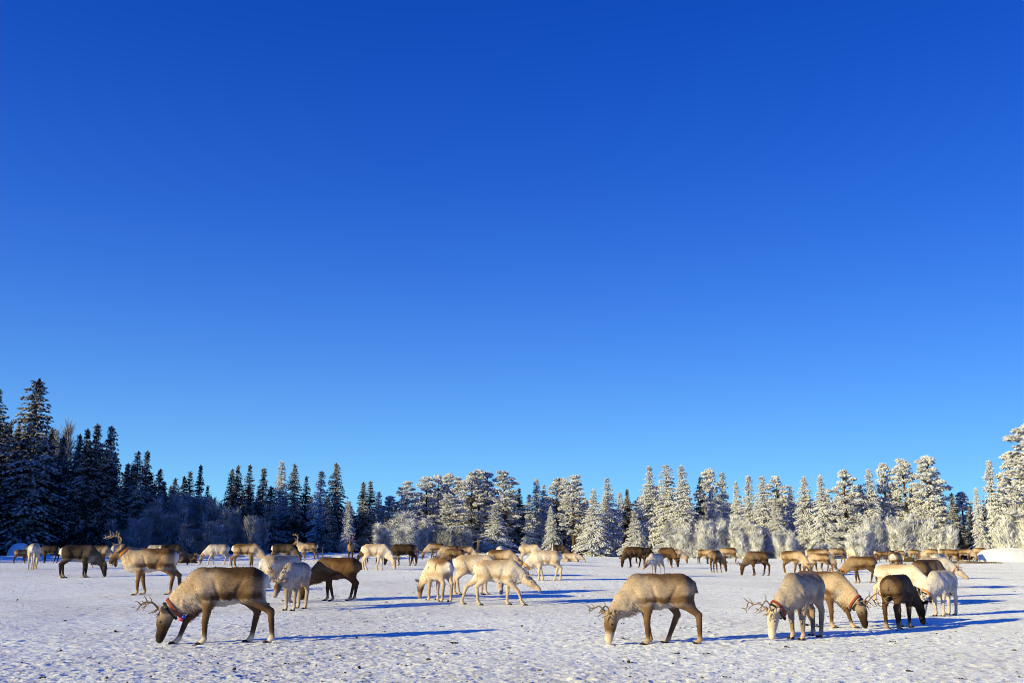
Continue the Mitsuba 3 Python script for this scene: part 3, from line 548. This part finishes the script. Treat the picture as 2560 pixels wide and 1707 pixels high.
# heading: 0 = faces right, 90 = away, 180 = left, 270 = towards the camera
deer(560, 1607, 186, 180, 'greybrown', 'large grey-brown reindeer grazing in the left foreground with red collar', legs=(.02, .36, -.20, .07), antlers=.8, collar='red', near=True, yaw=-6)
deer(1655, 1609, 172, 196, 'greytan', 'sandy grey reindeer grazing alone in the right-centre foreground', legs=(.0, -.10, -.12, .30), antlers=.8, near=True, yaw=12, hyaw=28)
deer(2014, 1594, 160, 244, 'paleface', 'pale-faced grey reindeer with branched antlers and red collar grazing towards camera', legs=(.05, -.03, .08, -.06), antlers=1.0, collar='red', near=True, yaw=-22)
deer(2054, 1566, 136, 338, 'tandark', 'tan reindeer with dark head grazing rightward behind the pale-faced one', legs=(.30, 0, 0, .3), antlers=1.0, collar='red', near=True, yaw=-8)
deer(2252, 1569, 130, 70, 'darkrump', 'dark brown reindeer seen from behind grazing near the right edge', legs=(.02, -.05, -.03, .03), yaw=-22, near=True)
deer(2362, 1538, 110, 246, 'white', 'white reindeer with orange collar grazing beside the dark brown one', legs=(.03, -.05, .05, -.06), antlers=.7, collar='orange', near=True, yaw=-15)
deer(2250, 1510, 98, 345, 'cream', 'cream reindeer grazing rightward behind the dark brown one', legs=(.0, .1, -.18, .05), antlers=.9, yaw=-12, collar='red')
deer(2325, 1492, 92, 50, 'midbrown', 'grey-brown reindeer with rounded rump between cream and white ones', legs='stand')
deer(2340, 1470, 76, 352, 'white', 'whitish reindeer looking right with head raised above the brown back', head='low', antlers=.9, collar='red')
deer(2352, 1448, 64, 70, 'white', 'white reindeer rump showing just behind the head-raised whitish one', legs='stand')
deer(2243, 1438, 58, 75, 'tan', 'brown-backed reindeer with cream rump behind the right group', legs='stand')
deer(1243, 1511, 110, 352, 'cream', 'cream white reindeer striding right in the centre of the herd', head='low', legs=(-.03, .35, -.42, 0), antlers=.75, near=True, yaw=0)
deer(1366, 1451, 75, 186, 'cream', 'cream reindeer with tan back and orange collar grazing leftward', legs='step', antlers=.9, collar='orange', yaw=8)
deer(1096, 1501, 104, 118, 'patched', 'white reindeer with brown patches grazing left of the striding one', legs=(.05, -.02, .04, -.02), yaw=14, near=True)
deer(1185, 1486, 98, 352, 'cream', 'pale reindeer with tan saddle grazing behind the striding one', legs=(.06, -.03, -.10, .05), near=True, yaw=-40)
deer(1252, 1440, 66, 345, 'tan', 'brown-backed reindeer standing behind the striding cream one', head='low')
deer(1251, 1411, 46, 88, 'white', 'white reindeer rump above the brown-backed one in the centre')
deer(1324, 1412, 51, 338, 'cream', 'light reindeer grazing rightward, far centre, near the trees', legs='step')
deer(1398, 1396, 33, 5, 'dark', 'dark reindeer with white rump, far centre before the conifers')
deer(1424, 1403, 40, 350, 'cream', 'cream reindeer lying on the snow right of centre', lie=True, head='mid')
deer(1089, 1398, 40, 185, 'tan', 'far tan reindeer grazing leftward before the weeping birches', legs='step', antlers=.5)
deer(1124, 1412, 48, 196, 'tan', 'light reindeer facing left behind the brown one', legs='step', yaw=10)
deer(1136, 1418, 46, 188, 'midbrown', 'brown reindeer with white rump and antlers facing left', antlers=.9)
deer(1163, 1404, 38, 350, 'greybrown', 'grey-brown reindeer facing right behind the brown one')
deer(736, 1523, 116, 248, 'greywhite', 'grey-white reindeer with dark face looking at the camera', head='low', legs=(.04, -.04, .04, -.05), antlers=1.0, near=True, yaw=-20, hyaw=8, tint=.85)
deer(697, 1507, 118, 40, 'cream', 'cream reindeer with white mane behind the grey-white one', legs=(.05, -.04, .03, -.05), near=True)
deer(843, 1501, 106, 176, 'brown', 'rich brown reindeer grazing left with slender antlers', legs=(-.15, 0, .12, .03), antlers=1.0, near=True, tint=1.35)
deer(374, 1486, 114, 176, 'tan', 'tan reindeer with raised head, orange collar and tall antlers', head='level', legs=(.02, -.13, 0, -.2), antlers=.95, collar='orange', near=True)
deer(190, 1443, 80, 352, 'dark', 'black-brown reindeer with white rump standing at left', legs=(.02, -.03, .03, -.02), near=True)
deer(244, 1418, 54, 345, 'greybrown', 'brown reindeer grazing right between the black-brown and tan ones', antlers=.5)
deer(284, 1413, 50, 262, 'white', 'pale reindeer with head down just left of the orange-collared one', antlers=.8)
deer(82, 1423, 64, 80, 'white', 'white reindeer seen from behind near the left edge', legs='stand')
deer(122, 1406, 42, 174, 'dark', 'dark shaded reindeer with pale rump facing left near the left edge')
deer(52, 1407, 33, 12, 'midbrown', 'small brown reindeer beside the blue snow mound')
deer(66, 1401, 38, 100, 'greywhite', 'grey reindeer in the shade behind the white rump')
deer(390, 1405, 43, 170, 'greywhite', 'grey-backed reindeer half hidden behind the orange-collared one')
deer(424, 1412, 51, 5, 'dark', 'dark-backed reindeer with white rump behind the orange-collared one', antlers=.5)
deer(470, 1407, 40, 200, 'midbrown', 'brown reindeer lying down right of the orange-collared one', lie=True, head='mid')
deer(543, 1412, 51, 178, 'greywhite', 'grey-white reindeer with orange collar grazing left in the shade edge', legs='wide', antlers=.8, collar='orange')
deer(612, 1420, 61, 352, 'tan', 'brown and buff reindeer grazing right left of the cream pair', legs=(.02, -.03, .04, -.08), antlers=.5)
deer(706, 1412, 52, 350, 'dark', 'dark reindeer with white rump behind the cream pair', antlers=.6)
deer(770, 1401, 44, 184, 'tan', 'far tan reindeer with raised head and antlers facing left', head='up', legs='wide', antlers=1.1)
deer(876, 1398, 40, 268, 'midbrown', 'reindeer facing the camera with tall upright antlers', head='up', antlers=1.25)
deer(936, 1424, 64, 348, 'cream', 'cream reindeer with tan back grazing right by the dark one', legs='step', antlers=.6)
deer(1008, 1413, 53, 184, 'blackbrown', 'nearly black reindeer grazing left before the weeping birches', legs='wide', antlers=.7)
deer(1033, 1408, 46, 75, 'tan', 'tan reindeer behind the nearly black one')
deer(926, 1407, 40, 180, 'brown', 'brown reindeer hidden behind the cream one in left centre')
deer(1586, 1418, 51, 208, 'brown', 'dark brown reindeer grazing with head between legs, right centre', yaw=35, legs='step')
deer(1609, 1408, 40, 20, 'blackbrown', 'blackish reindeer rump behind the dark brown grazing one')
deer(1641, 1439, 56, 242, 'greywhite', 'grey-white reindeer with antlers and pale face walking towards camera', head='low', antlers=.9, yaw=-16, tint=1.15)
deer(1668, 1417, 48, 318, 'brown', 'dark brown reindeer grazing right beside the grey-white one', yaw=-10)
deer(1688, 1408, 35, 10, 'tan', 'small tan reindeer behind the dark brown grazing one')
deer(1762, 1408, 35, 330, 'tan', 'small tan reindeer facing right before the frosted bushes', head='mid')
deer(1791, 1430, 54, 68, 'midbrown', 'brown reindeer from behind with orange collar glimpsed', yaw=-30, collar='orange')
deer(1822, 1409, 40, 172, 'tan', 'tan reindeer with pale rump before the frosted bushes')
deer(1849, 1393, 22, 15, 'tan', 'very small tan reindeer far back right of the pale-rumped one')
deer(1920, 1391, 22, 185, 'tan', 'very small tan reindeer far back under the snowy spruces')
deer(1896, 1438, 60, 205, 'midbrown', 'brown reindeer grazing with ringed neck facing left', antlers=.5, yaw=14, legs='step')
deer(1984, 1437, 60, 330, 'tan', 'tan reindeer grazing right, left of the crossed pair', legs='step')
deer(2046, 1424, 52, 350, 'tan', 'buff reindeer standing behind the crossed pair')
deer(2052, 1431, 48, 176, 'tan', 'tan brown reindeer grazing left of the crossed pair', legs='wide')
deer(2094, 1408, 38, 200, 'tan', 'tan reindeer at the back right of the crossed pair', legs='step', antlers=.6)
deer(2130, 1406, 36, 290, 'cream', 'pale reindeer facing the camera far back right', head='low')
deer(2158, 1457, 66, 190, 'midbrown', 'brown reindeer with orange collar and antlers grazing left', legs='step', antlers=1.0, collar='orange', yaw=8)
deer(2191, 1401, 26, 85, 'tan', 'far tan rump, first of the feeding row from its left')
deer(2209, 1404, 26, 20, 'midbrown', 'small brown reindeer, second of the feeding row')
deer(2232, 1408, 32, 75, 'midbrown', 'brown rump, third of the feeding row')
deer(2250, 1402, 26, 180, 'tan', 'small tan reindeer, fourth of the feeding row')
deer(2286, 1402, 28, 185, 'tan', 'tan reindeer beside the hay heap, fifth of the feeding row')
deer(2330, 1403, 31, 178, 'tan', 'light tan reindeer, sixth of the feeding row')
deer(2366, 1404, 32, 10, 'tan', 'tan reindeer, seventh of the feeding row')
deer(2384, 1405, 32, 150, 'midbrown', 'brown reindeer, eighth of the feeding row')
deer(2415, 1403, 31, 352, 'tan', 'tan reindeer with head down, ninth of the feeding row', legs='step')
deer(2452, 1402, 33, 180, 'tan', 'tan reindeer beside the snow bank, last of the feeding row', legs='step')
for n, (a, k) in enumerate(HERD):
    key, info, M, part = reindeer(*a, **k)
    if n == 0:                                                       # the bright tags at the first one's throat
        c = info['mid'] * .42 + info['poll'] * .58 - info['nk'] * .20
        for off, mat in ((-.02, 'pink_bsdf'), (.03, 'blue_bsdf')):
            b = trimesh.creation.icosphere(subdivisions=1, radius=.030); part('tag', (np.array(b.vertices) * [1.1, 1.2, .8] + c + info['nd'] * -off + [0, .035, 0], np.array(b.faces)), mat, parent=key + '__collar', smooth=True)

# ------------------------------------------------------------------ small things of the field
def mound(lx, ly, h, seed, power=2.6, n=44, rough_=0.10, skew=0.0):
    g = np.linspace(-1, 1, n); X, Y = np.meshgrid(g, g)
    X, Y = X * np.sqrt(1 - Y * Y / 2), Y * np.sqrt(1 - X * X / 2)
    R = np.hypot(X, Y); Z = np.clip(1 - R ** power, 0, 1) ** 0.62
    P = np.stack([X * lx, Y * ly, 0 * X], -1)
    N = meshkit.fbm(P * 1.3 + seed, 4, seed) - 0.5
    v = np.stack([X * lx * (1 + 0.12 * N) + skew * Z, Y * ly * (1 + 0.12 * N), Z * h * (1 + 1.6 * rough_ * N) - 0.06], -1).reshape(-1, 3)
    i = (np.arange(n - 1)[:, None] * n + np.arange(n - 1)).ravel()
    return v, np.stack([i, i + 1, i + n + 1, i + n], 1)
x, y, z = at(2548, 1403)
kind(obj('snow_bank', {**mikit.ply(mound(2.9, 1.9, 1.08, 3, 5.0), 'bank_bsdf', smooth=True), 'to_world': T().translate([x, y + 1.2, z]).rotate([0, 0, 1], 8)}), 'structure', 'tall white snow bank at the right edge behind the feeding row')
x, y, z = at(36, 1390)
kind(obj('snow_mound', {**mikit.ply(mound(0.92, 0.9, 1.12, 8, 3.6, rough_=0.05, skew=0.12), 'bank_bsdf', smooth=True), 'to_world': T().translate([x, y + .6, z])}), 'structure', 'blue shaded snow mound at the left edge')
def straw(n, lx, ly, h, seed, L=0.34):
    r = np.random.default_rng(seed); a = r.uniform(0, 6.28, n); q = np.sqrt(r.random(n))
    p = np.stack([np.cos(a) * q * lx, np.sin(a) * q * ly, h * (1 - q ** 2) * r.uniform(.4, 1, n) + .01], 1)
    d = r.normal(0, 1, (n, 3)) * [1, 1, .35]
    return spikes(p - d * .05, d, r.uniform(.4, 1.2, n) * L, .012)
x, y, z = at(2412, 1407)
k = obj('hay_strip', {**mikit.ply(join([mound(2.75, .85, .10, 5, 2.0), straw(2600, 2.7, .85, .10, 2)]), 'hay_bsdf'), 'to_world': T().translate([x, y, z - .01])}); kind(k, 'stuff', 'brown strewn hay on the snow before the feeding row', 'hay')
x, y, z = at(2273, 1404)
k = thing('hay_heap', 'brown hay heap on the snow in the middle of the feeding row', 'hay heap')
m = T().translate([x, y, z])
scene[k + '__core'] = {**mikit.ply(mound(.42, .36, .36, 6, 2.0, 24), 'hay_bsdf'), 'to_world': m}; scene[k + '__straw'] = {**mikit.ply(straw(900, .46, .4, .40, 3, .28), 'hay_bsdf'), 'to_world': m}
x, y, z = at(806, 1402)
k = thing('thin_post', 'thin dark post standing in the snow right of the antlered far reindeer', 'post')
scene[k] = {**mikit.ply(tube([[0, 0, -.2], [.01, 0, .4], [-.01, 0, .84]], [.032, .03, .026], 8), 'bark_bsdf', smooth=40), 'to_world': T().translate([x, y, z])}
def droppings():
    r = np.random.default_rng(17); out = []; b = trimesh.creation.icosphere(subdivisions=0, radius=1.0)
    for k in range(950):
        dd = 8.2 * (38 / 8.2) ** r.random(); xx = r.uniform(-.58, .58) * dd
        c = np.array([xx, dd]); zz = float(ground(*c))
        for q in range(1 if r.random() < .7 else r.integers(2, 6)):
            s = r.uniform(.005, .0115) * (2.0 if r.random() < .06 else 1)
            v = np.array(b.vertices) * r.uniform(.7, 1.3, 3) * s * [1.3, 1.1, .7]; v += r.normal(0, s * .12, v.shape)
            o = r.normal(0, .035, 2) if q else np.zeros(2)
            out.append((v + [c[0] + o[0], c[1] + o[1], zz + s * .5], np.array(b.faces)))
    return join(out)
kind(obj('droppings', mikit.ply(droppings(), 'dung_bsdf', smooth=True)), 'stuff', 'dark droppings and dirt crumbs scattered over the snow', 'droppings')
